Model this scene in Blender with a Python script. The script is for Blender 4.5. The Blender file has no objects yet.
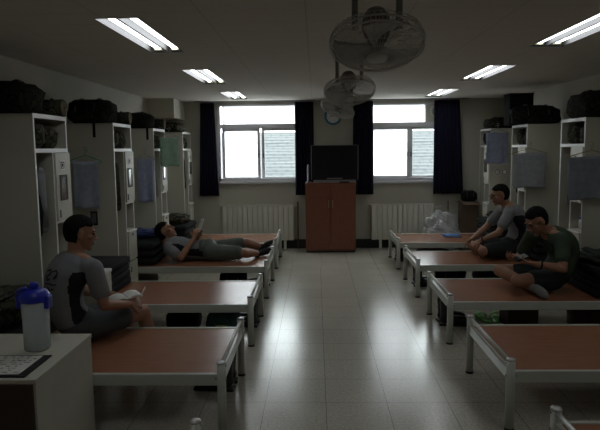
import bpy, bmesh, math, random
from mathutils import Vector, Matrix, noise
V = Vector
random.seed(7)
S = bpy.context.scene
COL = S.collection

# ------------------------------------------------------------------ camera
FPX = 598.8
pitch, yaw, roll, CAMH = 0.10998, -0.026993, -0.010673, 1.6427
cp, sp = math.cos(pitch), math.sin(pitch); cy, sy = math.cos(yaw), math.sin(yaw)
fw = V((sy*cp, cy*cp, -sp)); rt = V((cy, -sy, 0)); up = rt.cross(fw)
r2 = math.cos(roll)*rt + math.sin(roll)*up; u2 = -math.sin(roll)*rt + math.cos(roll)*up
cam = bpy.data.cameras.new('camera'); camo = bpy.data.objects.new('camera', cam); COL.objects.link(camo)
M = Matrix((r2, u2, -fw)).transposed().to_4x4(); M.translation = V((0, 0, CAMH)); camo.matrix_world = M
cam.sensor_width = 36; cam.sensor_fit = 'HORIZONTAL'; cam.lens = FPX*36/600; cam.clip_start = .05; cam.clip_end = 200
S.camera = camo

# ------------------------------------------------------------------ world, light, exposure
SKY = 5.0
TUBE = 4.5
EXPO = 0.8
w = bpy.data.worlds.new('overcast_sky'); S.world = w; w.use_nodes = True
nt = w.node_tree; bg = nt.nodes['Background']
tc = nt.nodes.new('ShaderNodeTexCoord'); sx = nt.nodes.new('ShaderNodeSeparateXYZ'); rp = nt.nodes.new('ShaderNodeValToRGB')
nt.links.new(tc.outputs['Generated'], sx.inputs[0]); nt.links.new(sx.outputs['Z'], rp.inputs[0]); nt.links.new(rp.outputs[0], bg.inputs[0])
rp.color_ramp.elements[0].color = (.93, .96, 1, 1); rp.color_ramp.elements[1].color = (.96, .98, 1, 1)
bg.inputs[1].default_value = SKY
for (x0, x1) in ((-1.60, -.22), (.86, 2.24)):            # window portals guide the sky light into the room
    L = bpy.data.lights.new('window_portal', 'AREA'); L.shape = 'RECTANGLE'; L.size = x1-x0; L.size_y = 1.26
    L.cycles.is_portal = True
    o = bpy.data.objects.new('window_portal', L); COL.objects.link(o)
    o.location = ((x0+x1)/2, 10.1, 1.745); o.rotation_euler = (math.radians(-90), 0, 0)
S.view_settings.view_transform = 'Standard'; S.view_settings.look = 'None'
S.view_settings.gamma = 1; S.view_settings.use_curve_mapping = False; S.view_settings.exposure = EXPO

# ------------------------------------------------------------------ materials
def mat(name, col, rough=.5, metal=0, var=.08, scale=8, bump=0, spec=.5, coat=0, sheen=0):
    m = bpy.data.materials.new(name); m.use_nodes = True; n = m.node_tree; b = n.nodes['Principled BSDF']
    b.inputs['Roughness'].default_value = rough; b.inputs['Metallic'].default_value = metal
    b.inputs['Specular IOR Level'].default_value = spec; b.inputs['Coat Weight'].default_value = coat
    b.inputs['Sheen Weight'].default_value = sheen
    t = n.nodes.new('ShaderNodeTexCoord'); ns = n.nodes.new('ShaderNodeTexNoise'); ns.inputs['Scale'].default_value = scale
    ns.inputs['Detail'].default_value = 4
    n.links.new(t.outputs['Object'], ns.inputs['Vector'])
    r = n.nodes.new('ShaderNodeValToRGB'); r.color_ramp.elements[0].position = .3; r.color_ramp.elements[1].position = .7
    r.color_ramp.elements[0].color = tuple(c*(1-var) for c in col)+(1,); r.color_ramp.elements[1].color = tuple(min(1, c*(1+var)) for c in col)+(1,)
    n.links.new(ns.outputs['Fac'], r.inputs[0]); n.links.new(r.outputs[0], b.inputs['Base Color'])
    if bump:
        bp = n.nodes.new('ShaderNodeBump'); bp.inputs['Strength'].default_value = bump; bp.inputs['Distance'].default_value = .01
        n.links.new(ns.outputs['Fac'], bp.inputs['Height']); n.links.new(bp.outputs[0], b.inputs['Normal'])
    return m

def camo(name, c1, c2, c3, scale=14):
    m = mat(name, c1, .9, spec=.2); n = m.node_tree; b = n.nodes['Principled BSDF']
    t = n.nodes.new('ShaderNodeTexCoord'); v = n.nodes.new('ShaderNodeTexNoise'); v.inputs['Scale'].default_value = scale; v.inputs['Detail'].default_value = 2
    r = n.nodes.new('ShaderNodeValToRGB'); r.color_ramp.interpolation = 'CONSTANT'
    e = r.color_ramp.elements; e[0].position = 0; e[0].color = c1+(1,); e[1].position = .48; e[1].color = c2+(1,)
    k = e.new(.58); k.color = c3+(1,)
    n.links.new(t.outputs['Object'], v.inputs['Vector']); n.links.new(v.outputs['Fac'], r.inputs[0]); n.links.new(r.outputs[0], b.inputs['Base Color'])
    return m

def woodmat(name, c1, c2, rough=.35, axis=(1, 14, 14), spec=.5):
    m = mat(name, c1, rough, spec=spec); n = m.node_tree; b = n.nodes['Principled BSDF']
    t = n.nodes.new('ShaderNodeTexCoord'); mp = n.nodes.new('ShaderNodeMapping'); mp.inputs['Scale'].default_value = axis
    v = n.nodes.new('ShaderNodeTexNoise'); v.inputs['Scale'].default_value = 6; v.inputs['Detail'].default_value = 6; v.inputs['Distortion'].default_value = .3
    r = n.nodes.new('ShaderNodeValToRGB'); e = r.color_ramp.elements; e[0].position = .3; e[0].color = c1+(1,); e[1].position = .7; e[1].color = c2+(1,)
    n.links.new(t.outputs['Object'], mp.inputs[0]); n.links.new(mp.outputs[0], v.inputs['Vector']); n.links.new(v.outputs['Fac'], r.inputs[0]); n.links.new(r.outputs[0], b.inputs['Base Color'])
    return m

def gridmat(name, col, line, sx_, sy_, ox, oy, lw, rough, speck=0, spec=.5, bump=.1, wave=0):
    """a flat surface of panels sx_ by sy_ metres with thin joints, measured in world metres"""
    m = bpy.data.materials.new(name); m.use_nodes = True; n = m.node_tree; b = n.nodes['Principled BSDF']
    b.inputs['Specular IOR Level'].default_value = spec
    g = n.nodes.new('ShaderNodeNewGeometry'); s = n.nodes.new('ShaderNodeSeparateXYZ'); n.links.new(g.outputs['Position'], s.inputs[0])
    def mth(op, a, b_=None):
        q = n.nodes.new('ShaderNodeMath'); q.operation = op
        for i, x in enumerate((a, b_)):
            if x is None: continue
            if isinstance(x, (int, float)): q.inputs[i].default_value = x
            else: n.links.new(x, q.inputs[i])
        return q.outputs[0]
    def edge(o, size, off):
        f = mth('FRACT', mth('DIVIDE', mth('SUBTRACT', o, off), size)); d = mth('MINIMUM', f, mth('SUBTRACT', 1.0, f))
        return mth('LESS_THAN', mth('MULTIPLY', d, size), lw)
    ln = mth('MAXIMUM', edge(s.outputs[0], sx_, ox), edge(s.outputs[1], sy_, oy))
    cx = mth('FLOOR', mth('DIVIDE', mth('SUBTRACT', s.outputs[0], ox), sx_)); cyy = mth('FLOOR', mth('DIVIDE', mth('SUBTRACT', s.outputs[1], oy), sy_))
    cb = n.nodes.new('ShaderNodeCombineXYZ'); n.links.new(cx, cb.inputs[0]); n.links.new(cyy, cb.inputs[1])
    wn = n.nodes.new('ShaderNodeTexWhiteNoise'); n.links.new(cb.outputs[0], wn.inputs['Vector'])
    ns = n.nodes.new('ShaderNodeTexNoise'); ns.inputs['Scale'].default_value = 55; ns.inputs['Detail'].default_value = 3; n.links.new(g.outputs['Position'], ns.inputs['Vector'])
    n2 = n.nodes.new('ShaderNodeTexNoise'); n2.inputs['Scale'].default_value = 2.2; n2.inputs['Detail'].default_value = 5; n.links.new(g.outputs['Position'], n2.inputs['Vector'])
    k = mth('ADD', mth('MULTIPLY', mth('SUBTRACT', ns.outputs['Fac'], .5), speck), mth('MULTIPLY', mth('SUBTRACT', wn.outputs['Value'], .5), speck*.06))
    k = mth('ADD', k, mth('MULTIPLY', mth('SUBTRACT', n2.outputs['Fac'], .5), speck*.2)); k = mth('ADD', k, 1.0)
    vm = n.nodes.new('ShaderNodeVectorMath'); vm.operation = 'SCALE'; vm.inputs[0].default_value = col; n.links.new(k, vm.inputs['Scale'])
    mx = n.nodes.new('ShaderNodeMix'); mx.data_type = 'RGBA'; n.links.new(ln, mx.inputs[0]); n.links.new(vm.outputs[0], mx.inputs[6]); mx.inputs[7].default_value = line+(1,)
    n.links.new(mx.outputs[2], b.inputs['Base Color'])
    rr = mth('ADD', mth('MULTIPLY', mth('SUBTRACT', n2.outputs['Fac'], .5), .10), rough); n.links.new(rr, b.inputs['Roughness'])
    h = mth('SUBTRACT', mth('MULTIPLY', ns.outputs['Fac'], .1), ln)
    if wave: h = mth('ADD', h, mth('MULTIPLY', n2.outputs['Fac'], wave))
    bp = n.nodes.new('ShaderNodeBump'); bp.inputs['Strength'].default_value = bump; bp.inputs['Distance'].default_value = .004
    n.links.new(h, bp.inputs['Height']); n.links.new(bp.outputs[0], b.inputs['Normal'])
    return m

def emis(name, col, st):
    m = bpy.data.materials.new(name); m.use_nodes = True; n = m.node_tree; b = n.nodes['Principled BSDF']
    b.inputs['Base Color'].default_value = (.9, .9, .9, 1); b.inputs['Emission Color'].default_value = col+(1,); b.inputs['Emission Strength'].default_value = st
    return m

def glass(name, frosted=False):
    m = bpy.data.materials.new(name); m.use_nodes = True; n = m.node_tree; n.nodes.remove(n.nodes['Principled BSDF']); out = n.nodes['Material Output']
    tr = n.nodes.new('ShaderNodeBsdfTransparent'); gl = n.nodes.new('ShaderNodeBsdfGlossy'); gl.inputs['Roughness'].default_value = .03
    a = n.nodes.new('ShaderNodeMixShader'); a.inputs[0].default_value = .06
    tr.inputs[0].default_value = (.93, .97, .96, 1)
    n.links.new(tr.outputs[0], a.inputs[1]); n.links.new(gl.outputs[0], a.inputs[2]); last = a
    if frosted:
        tl = n.nodes.new('ShaderNodeBsdfTranslucent'); tl.inputs[0].default_value = (.95, .97, .98, 1)
        c = n.nodes.new('ShaderNodeMixShader'); c.inputs[0].default_value = .8; n.links.new(a.outputs[0], c.inputs[1]); n.links.new(tl.outputs[0], c.inputs[2]); last = c
    n.links.new(last.outputs[0], out.inputs[0]); return m

m_wall = mat('wall_paint', (.50, .49, .41), .7, var=.04, scale=2, bump=.03)
m_floor = gridmat('terrazzo_floor', (.50, .475, .395), (.17, .16, .13), .395, .395, .055, 3.746, .002, .22, speck=.9, spec=.6, bump=.09, wave=0)
m_ceil = gridmat('ceiling_board', (.66, .63, .565), (.50, .47, .42), .60, .30, -1.25, 3.47, .003, .9, speck=.10, spec=.1, bump=.15)
m_locker = mat('cream_laminate', (.56, .55, .46), .45, var=.03, scale=3)
m_lockin = mat('locker_inside', (.42, .42, .37), .6, var=.04)
m_edge = mat('white_edge_band', (.80, .80, .78), .4, var=.02)
m_metal = mat('cream_painted_steel', (.52, .53, .47), .28, var=.04, scale=5, spec=.6)
m_metal_w = mat('worn_bright_steel', (.62, .62, .60), .25, metal=.4, var=.1, scale=30)
m_rubber = mat('black_rubber', (.015, .015, .015), .6)
m_board = woodmat('red_brown_board', (.30, .125, .066), (.37, .16, .088), .25, spec=.6)
m_cab = woodmat('cherry_laminate', (.185, .066, .036), (.25, .090, .050), .35, (12, 12, 1))
m_black = mat('black_cloth', (.013, .013, .014), .9, var=.3, scale=20, bump=.3, spec=.15)
m_bed = mat('dark_green_blanket', (.018, .022, .019), .95, var=.25, scale=12, bump=.3, spec=.15)
m_bed2 = mat('green_wool_blanket', (.030, .036, .028), .95, var=.3, scale=10, bump=.3, spec=.15)
m_camo = camo('woodland_camouflage', (.045, .048, .030), (.018, .020, .014), (.085, .072, .045))
m_camo2 = camo('dark_camouflage', (.020, .022, .015), (.008, .009, .007), (.036, .030, .020), 20)
m_olive = mat('olive_canvas', (.035, .036, .022), .9, var=.25, scale=9, bump=.3, spec=.2)
m_foam = mat('roll_foam', (.20, .17, .11), .9, var=.1)
m_web = mat('grey_webbing', (.10, .10, .09), .8)
m_navy = mat('navy_curtain', (.015, .015, .032), .95, var=.15, scale=30, spec=.1)
m_frame = mat('white_window_vinyl', (.62, .62, .64), .4, var=.02)
m_glass = glass('clear_glass'); m_frost = glass('frosted_glass', True)
m_rad = mat('radiator_enamel', (.70, .69, .60), .4, var=.03)
m_tv = mat('tv_black_plastic', (.007, .007, .008), .5, spec=.3); m_tvs = mat('tv_grey_edge', (.16, .16, .17), .35)
m_screen = mat('tv_screen_glass', (.006, .007, .008), .4, var=.02, spec=.25)
m_silver = mat('silver_plastic', (.25, .25, .26), .35)
m_brass = mat('handle_metal', (.45, .38, .26), .3, metal=.8)
m_wire = mat('grey_fan_wire', (.60, .60, .57), .4)
m_fan = mat('fan_grey_plastic', (.30, .30, .28), .45); m_blade = mat('fan_blade_plastic', (.52, .52, .50), .35)
m_badge = mat('fan_badge', (.50, .50, .48), .4)
m_refl = mat('lamp_reflector', (.045, .045, .045), .5); m_lampcap = mat('lamp_socket', (.55, .52, .30), .5)
m_tube = emis('fluorescent_tube', (.93, .97, 1.0), TUBE)
m_skin = mat('tan_skin', (.36, .19, .12), .55, var=.06, scale=6, spec=.35)
m_lip = mat('lip_skin', (.26, .10, .075), .5)
m_hair = mat('black_hair', (.008, .007, .006), .8, var=.4, scale=60, bump=.6, spec=.12)
m_eye = mat('eye_dark', (.05, .04, .04), .2)
m_tee = mat('grey_jersey', (.22, .225, .235), .9, var=.08, scale=14, bump=.15, spec=.2)
m_teeb = mat('black_jersey', (.018, .018, .02), .9, var=.1, scale=14, spec=.2)
m_green = mat('dark_green_jersey', (.062, .085, .055), .9, var=.12, scale=14, bump=.15, spec=.2)
m_short = mat('grey_green_shorts', (.13, .15, .13), .9, var=.12, scale=12, bump=.15, spec=.2)
m_shortd = mat('dark_shorts', (.035, .040, .042), .9, var=.12, scale=12, bump=.15, spec=.2)
m_sock = mat('pale_sock', (.20, .20, .19), .9)
m_paper = mat('paper', (.72, .71, .66), .8, var=.03); m_ink = mat('printed_ink', (.05, .05, .05), .8)
m_blue = mat('blue_cover', (.03, .20, .60), .4); m_bluelid = mat('blue_plastic_lid', (.02, .035, .42), .35)
m_grn = mat('green_plastic', (.16, .60, .08), .4); m_hgrn = mat('green_hanger_plastic', (.03, .38, .20), .4)
m_hyel = mat('ochre_hanger', (.32, .24, .06), .5); m_hgrey = mat('grey_hanger', (.25, .27, .29), .4)
m_card = mat('brown_cardboard', (.16, .11, .07), .85, var=.1); m_cardg = mat('grey_cardboard', (.13, .13, .12), .85)
m_teal = mat('teal_nylon', (.02, .09, .09), .6); m_yel = mat('yellow_patch', (.45, .42, .06), .7); m_redbr = mat('maroon_cloth', (.09, .03, .028), .9, var=.3, bump=.3)
def towelmat(n, c): return mat(n, c, .95, var=.12, scale=18, bump=.25, spec=.15, sheen=.2)
m_tblue = towelmat('pale_blue_terry', (.35, .39, .48)); m_tgrn = towelmat('mint_green_terry', (.27, .40, .30)); m_tgry = towelmat('grey_blue_terry', (.31, .32, .34)); m_tper = towelmat('periwinkle_terry', (.31, .34, .47)); m_tsl = towelmat('slate_blue_terry', (.24, .26, .30))
m_roof = None
def plastic_clear(name, col, alpha):
    m = bpy.data.materials.new(name); m.use_nodes = True; n = m.node_tree; b = n.nodes['Principled BSDF']; out = n.nodes['Material Output']
    b.inputs['Base Color'].default_value = col+(1,); b.inputs['Roughness'].default_value = .2
    t = n.nodes.new('ShaderNodeBsdfTransparent'); t.inputs[0].default_value = (.85, .92, 1, 1); x = n.nodes.new('ShaderNodeMixShader'); x.inputs[0].default_value = alpha
    n.links.new(t.outputs[0], x.inputs[1]); n.links.new(b.outputs[0], x.inputs[2]); n.links.new(x.outputs[0], out.inputs[0]); return m
m_bottle = plastic_clear('clear_bottle_plastic', (.72, .78, .78), .75); m_water = plastic_clear('milky_water', (.75, .78, .76), .6)
m_bagp = plastic_clear('thin_white_plastic', (.75, .75, .74), .65)

# ------------------------------------------------------------------ mesh helpers
class MB:
    def __init__(s): s.b = bmesh.new()
    def _t(s, vs, T):
        if T is not None:
            for v in vs: v.co = T @ v.co
    def box(s, x0, x1, y0, y1, z0, z1, T=None, bev=0):
        r = bmesh.ops.create_cube(s.b, size=1); vs = r['verts']
        for v in vs: v.co = V((x0+(v.co.x+.5)*(x1-x0), y0+(v.co.y+.5)*(y1-y0), z0+(v.co.z+.5)*(z1-z0)))
        if bev:
            es = list({e for v in vs for e in v.link_edges})
            g = bmesh.ops.bevel(s.b, geom=es, offset=bev, segments=2, affect='EDGES', profile=.5)
            vs = list({v for f in g['faces'] for v in f.verts} | {v for v in vs if v.is_valid})
        s._t(vs, T); return s
    def ring_loft(s, rings, cap=True, close=False):
        R = [[s.b.verts.new(p) for p in r] for r in rings]; n = len(R[0])
        for i in range(len(R)-1 + (1 if close else 0)):
            a, b = R[i], R[(i+1) % len(R)]
            for j in range(n):
                try: s.b.faces.new((a[j], a[(j+1) % n], b[(j+1) % n], b[j]))
                except ValueError: pass
        if cap and not close:
            s.b.faces.new(R[0][::-1]); s.b.faces.new(R[-1])
        return s
    def tube(s, pts, r, seg=8, close=False, flat=1.0, cap=True):
        pts = [V(p) for p in pts]; n = len(pts); rings = []; prev = None
        for i, p in enumerate(pts):
            a = pts[(i-1) % n] if (close or i > 0) else p; b = pts[(i+1) % n] if (close or i < n-1) else p
            t = (b-a).normalized()
            if prev is None:
                q = V((0, 0, 1)) if abs(t.z) < .9 else V((1, 0, 0)); x = t.cross(q).normalized()
            else: x = (prev - t*prev.dot(t)).normalized()
            prev = x; y = t.cross(x); rr = r[i] if isinstance(r, (list, tuple)) else r
            rings.append([p + x*rr*math.cos(k*2*math.pi/seg) + y*rr*flat*math.sin(k*2*math.pi/seg) for k in range(seg)])
        return s.ring_loft(rings, cap, close)
    def lathe(s, prof, c=(0, 0, 0), seg=24, T=None):
        c = V(c); rings = []
        for r, z in prof:
            rings.append([V((c.x+max(r, .0003)*math.cos(k*2*math.pi/seg), c.y+max(r, .0003)*math.sin(k*2*math.pi/seg), c.z+z)) for k in range(seg)])
        if T is not None: rings = [[T @ p for p in r] for r in rings]
        return s.ring_loft(rings)
    def ell(s, c, rad, B=None, seg=16, f=None):
        nv = max(6, seg*2//3); c = V(c)
        def mk(d):
            p = V((d.x*rad[0], d.y*rad[1], d.z*rad[2]))
            if f: p = f(p, d)
            return s.b.verts.new((B @ p if B else p)+c)
        top, bot = mk(V((0, 0, 1))), mk(V((0, 0, -1)))
        rows = [[mk(V((math.sin(math.pi*j/nv)*math.cos(k*2*math.pi/seg), math.sin(math.pi*j/nv)*math.sin(k*2*math.pi/seg), math.cos(math.pi*j/nv)))) for k in range(seg)] for j in range(1, nv)]
        for k in range(seg):
            q = (k+1) % seg; s.b.faces.new((top, rows[0][k], rows[0][q])); s.b.faces.new((bot, rows[-1][q], rows[-1][k]))
            for j in range(len(rows)-1): s.b.faces.new((rows[j][k], rows[j+1][k], rows[j+1][q], rows[j][q]))
        return s
    def cone(s, a, ra, b, rb, seg=14):
        a = V(a); b = V(b); s.ell(a, (ra,)*3, seg=seg); s.ell(b, (rb,)*3, seg=seg)
        return s.tube([a, b], [ra, rb], seg)
    def grid(s, nu, nv, fn):
        g = [[s.b.verts.new(fn(i/nu, j/nv)) for j in range(nv+1)] for i in range(nu+1)]
        for i in range(nu):
            for j in range(nv): s.b.faces.new((g[i][j], g[i+1][j], g[i+1][j+1], g[i][j+1]))
        return s
    def done(s, name, m, parent=None, smooth=False, solid=0, loc=None):
        bmesh.ops.recalc_face_normals(s.b, faces=s.b.faces)
        me = bpy.data.meshes.new(name); s.b.to_mesh(me); s.b.free()
        for x in (m if isinstance(m, (list, tuple)) else [m]): me.materials.append(x)
        o = bpy.data.objects.new(name, me); COL.objects.link(o)
        if smooth:
            for p in me.polygons: p.use_smooth = True
        if solid:
            q = o.modifiers.new('thickness', 'SOLIDIFY'); q.thickness = solid; q.offset = 0
        if parent: o.parent = parent
        if loc: o.location = loc
        return o

def B1(name, m, parent, *a, bev=.002, loc=None): return MB().box(*a, bev=bev).done(name, m, parent, loc=loc)
def tag(o, label, cat, group=None, kind=None):
    o['label'] = label; o['category'] = cat
    if group: o['group'] = group
    if kind: o['kind'] = kind
    return o
def thing(name, label, cat, loc=(0, 0, 0), rz=0, group=None):
    o = bpy.data.objects.new(name, None); COL.objects.link(o); o.location = loc; o.rotation_euler = (0, 0, rz); o.empty_display_size = .1
    return tag(o, label, cat, group)
def struct(o): o['kind'] = 'structure'; return o
CH = {}
def copy_tree(o, parent=None, loc=None, rz=None, label=None, group=None):
    c = o.copy(); COL.objects.link(c); c.parent = parent
    if loc is not None: c.location = loc
    if rz is not None: c.rotation_euler = (0, 0, rz)
    if label: c['label'] = label
    if group: c['group'] = group
    if o.name not in CH: CH[o.name] = [k for k in bpy.data.objects if k.parent == o]
    for ch in CH[o.name]: copy_tree(ch, c)
    return c
def fbm(p, s=1): return noise.noise(V(p)*s)

# ------------------------------------------------------------------ the room
XL, XR, YB, YF, H = -2.53, 3.10, 9.85, -1.8, 2.42
struct(B1('floor', m_floor, None, XL-.2, XR+.2, YF-.2, YB+.2, -.1, 0, bev=0))
LX = ((-1.30, -1.04), (1.68, 1.94)); LY = ((1.30, 2.54), (3.60, 4.86), (5.92, 7.18), (8.23, 9.41))
b = MB()
xs = [XL-.2, LX[0][0], LX[0][1], LX[1][0], LX[1][1], XR+.2]
for i in (0, 2, 4): b.box(xs[i], xs[i+1], YF-.2, YB+.2, H, H+.12)
for (x0, x1) in LX:
    y = YF-.2
    for (y0, y1) in LY: b.box(x0, x1, y, y0, H, H+.12); y = y1
    b.box(x0, x1, y, YB+.2, H, H+.12)
struct(b.done('ceiling', m_ceil))
struct(B1('wall_left', m_wall, None, XL-.2, XL, YF-.2, YB+.2, 0, H, bev=0))
struct(B1('wall_right', m_wall, None, XR, XR+.2, YF-.2, YB+.2, 0, H, bev=0))
struct(B1('wall_front', m_wall, None, XL, XR, YF-.2, YF, 0, H, bev=0))
W1 = (-1.60, -.22, 1.115, 2.375); W2 = (.86, 2.24, 1.10, 2.365)
b = MB()
b.box(XL, W1[0], YB, YB+.2, 0, H); b.box(W1[1], W2[0], YB, YB+.2, 0, H); b.box(W2[1], XR, YB, YB+.2, 0, H)
for q in (W1, W2): b.box(q[0], q[1], YB, YB+.2, 0, q[2]); b.box(q[0], q[1], YB, YB+.2, q[3], H)
struct(b.done('wall_back', m_wall))
m_base = mat('black_vinyl_skirting', (.015, .015, .015), .4)
struct(B1('baseboard_back', m_base, None, XL, XR, YB-.012, YB, 0, .15))
struct(B1('baseboard_left', m_base, None, XL, XL+.012, YF, YB-.012, 0, .12))
struct(B1('baseboard_right', m_base, None, XR-.012, XR, YF, YB-.012, 0, .12))
struct(B1('trim_1', m_wall, None, XL, -2.13, 9.10, YB, 2.13, H, bev=.004))       # boxed bulkhead in the back left corner

def window(n, q, glassx, tr, vent=None):
    x0, x1, z0, z1 = q; y0, y1 = YB-.015, YB+.09
    r = struct(bpy.data.objects.new('window_%d' % n, None)); COL.objects.link(r)
    b = MB(); t = .045
    b.box(x0, x1, y0, y1, z0, z0+.055); b.box(x0, x1, y0, y1, z1-.03, z1)
    b.box(x0, x0+t, y0, y1, z0, z1); b.box(x1-t, x1, y0, y1, z0, z1); b.box(x0, x1, y0+.01, y1, 1.985, 2.055)
    b.done('window_frame', m_frame, r)
    B1('window_sill', m_frame, r, x0-.03, x1+.03, YB-.05, YB+.02, z0-.03, z0+.005, bev=.003)
    for k, (a, c) in enumerate(glassx):
        s = MB(); yy = YB+.02+.03*k; e = .045
        for bx in ((a-e, a, 1.14, 1.985), (c, c+e, 1.14, 1.985), (a, c, 1.14, 1.19), (a, c, 1.94, 1.985)): s.box(bx[0], bx[1], yy, yy+.03, bx[2], bx[3])
        so = s.done('sash', m_frame, r)
        MB().box(a, c, yy+.012, yy+.018, 1.19, 1.94).done('pane', m_frost if k == 0 else m_glass, so)
        B1('latch', m_web, so, (c if k == 0 else a-.03), (c+.02 if k == 0 else a-.01), yy-.01, yy, 1.50, 1.58)
    s = MB(); e = .02
    for bx in ((tr[0]-e, tr[0], 2.055, z1-.03), (tr[1], tr[1]+e, 2.055, z1-.03)): s.box(bx[0], bx[1], YB+.02, YB+.05, bx[2], bx[3])
    to = s.done('transom', m_frame, r)
    MB().box(tr[0], tr[1], YB+.032, YB+.038, 2.055, z1-.03).done('transom_pane', m_frost, to)
    if vent: B1('blank_panel', m_wall, r, tr[1]+e, x1-t, YB+.02, YB+.05, 2.055, z1-.03)
window(1, W1, ((-1.488, -.954), (-.839, -.305)), (-1.50, -.30))
window(2, W2, ((.948, 1.492), (1.582, 2.13)), (.925, 1.78), True)
t = thing('ventilation_outlet', 'round white vent outlet half hidden by the right window curtain', 'vent', (1.955, YB+.02, 2.225))
MB().tube([(.085*math.cos(a*.3927), -.01, .085*math.sin(a*.3927)) for a in range(16)], .012, 8, True).done('vent_ring', m_edge, t, True)
b = MB()
for k in range(5): b.box(-.075, .075, -.012, -.004, -.06+k*.03-.006, -.06+k*.03+.006)
b.done('vent_louvre', m_edge, t)

# curtains
def curtain(x0, x1, flare, label, sd):
    n = 7
    def f(u, v):
        z = H-.03 - v*(H-.03-.895); w0, w1 = x0-flare[0]*v, x1+flare[1]*v
        x = w0+(w1-w0)*u + .006*math.sin(u*n*6.283*2+sd)
        y = YB-.115 + .028*math.sin(u*n*6.283+sd)*(.7+.3*v) + .01*fbm((u*6, v*2, sd))
        return V((x, y, z))
    c = thing('curtain', label, 'curtain', (0, 0, 0), group='navy curtains beside the windows')
    MB().grid(90, 14, f).done('curtain_cloth', m_navy, c, True, solid=.004)
    b = MB()
    for k in range(8): b.tube([(x0+(x1-x0)*(k+.5)/8, YB-.115, H-.04), (x0+(x1-x0)*(k+.5)/8, YB-.115, H-.012)], .004, 6)
    b.done('curtain_hook', m_silver, c)
curtain(-1.85, -1.63, (.05, .05), 'navy curtain at the left end of the left window', 0)
curtain(-.335, -.035, (.0, .0), 'navy curtain between the left window and the television', 1)
curtain(.61, .92, (.02, .01), 'navy curtain between the television and the right window', 2)
curtain(1.90, 2.30, (.0, .08), 'navy curtain at the right end of the right window', 3)
for i, (a, c) in enumerate(((-1.95, 0.0), (.55, 2.45))): struct(B1('trim_%d' % (i+2), m_silver, None, a, c, YB-.125, YB-.10, H-.014, H, bev=.001))

# outside: neighbour's tiled roof and ground
def roofmat():
    m = bpy.data.materials.new('blue_roof_tile'); m.use_nodes = True; n = m.node_tree; b = n.nodes['Principled BSDF']; b.inputs['Roughness'].default_value = .5
    g = n.nodes.new('ShaderNodeTexCoord'); mp = n.nodes.new('ShaderNodeMapping'); mp.inputs['Rotation'].default_value = (0, 0, -.12); br = n.nodes.new('ShaderNodeTexBrick')
    n.links.new(g.outputs['Object'], mp.inputs[0]); n.links.new(mp.outputs[0], br.inputs['Vector'])
    br.inputs['Scale'].default_value = 1; br.inputs['Brick Width'].default_value = .40; br.inputs['Row Height'].default_value = .34; br.inputs['Mortar Size'].default_value = .06; br.inputs['Mortar Smooth'].default_value = .6
    br.inputs['Color1'].default_value = (.028, .033, .035, 1); br.inputs['Color2'].default_value = (.022, .029, .031, 1); br.inputs['Mortar'].default_value = (.004, .011, .014, 1)
    n.links.new(br.outputs['Color'], b.inputs['Base Color']); return m
b = MB(); b.box(-14, 18, 13, 13.3, -4, -2.2); b.box(-14, 18, 13.3, 30, -4.2, -4)
house = thing('neighbouring_building', 'building outside the windows with a blue tiled roof', 'building', (2, 18, -4))
rf = MB()
def rff(u, v):
    x = -16+32*u; s_ = 13*v; n_ = abs(math.sin(s_*math.pi/.30)); return V((x, -5.2+s_*.93, 1.5+s_*.367+.03*n_))
rf.grid(2, 120, rff).done('roof', roofmat(), house, solid=.08)
MB().box(-15.5, 15.5, -4.6, 6.6, 0, 1.55).done('building_wall', m_wall, house)
struct(B1('floor_outdoors', mat('concrete_yard', (.3, .3, .29), .9), None, -30, 34, 10.3, 45, -4.2, -4, bev=0))

# ------------------------------------------------------------------ ceiling lights and fans
where = {0: 'out of view above the nearest bed', 1: 'nearest in view', 2: 'middle one in view', 3: 'farthest, next to the windows'}
proto = None
for s in (0, 1):
    for k, (y0, y1) in enumerate(LY):
        x0 = LX[s][0]; ln = y1-y0
        t = thing('ceiling_light', 'recessed twin tube ceiling light in the %s row, %s' % (('left', 'right')[s], where[k]), 'ceiling light', (x0, y0, H), 0, 'recessed fluorescent ceiling lights')
        b = MB(); b.box(.0, .26, 0, ln, .10, .11); b.box(0, .004, 0, ln, -.003, .10); b.box(.256, .26, 0, ln, -.003, .10); b.box(.004, .256, 0, .004, -.003, .1); b.box(.004, .256, ln-.004, ln, -.003, .1)
        b.box(.122, .138, 0, ln, .0, .10); b.done('housing', m_refl, t)
        for c in (.063, .197):
            q = MB().tube([(c, .05, .04), (c, ln-.05, .04)], .026, 14).done('lamp_tube', m_tube, t, True)
            MB().box(c-.03, c+.03, .004, .05, .01, .08).done('lamp_socket', m_lampcap, q); MB().box(c-.03, c+.03, ln-.05, ln-.004, .01, .08).done('lamp_socket', m_lampcap, q)

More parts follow.
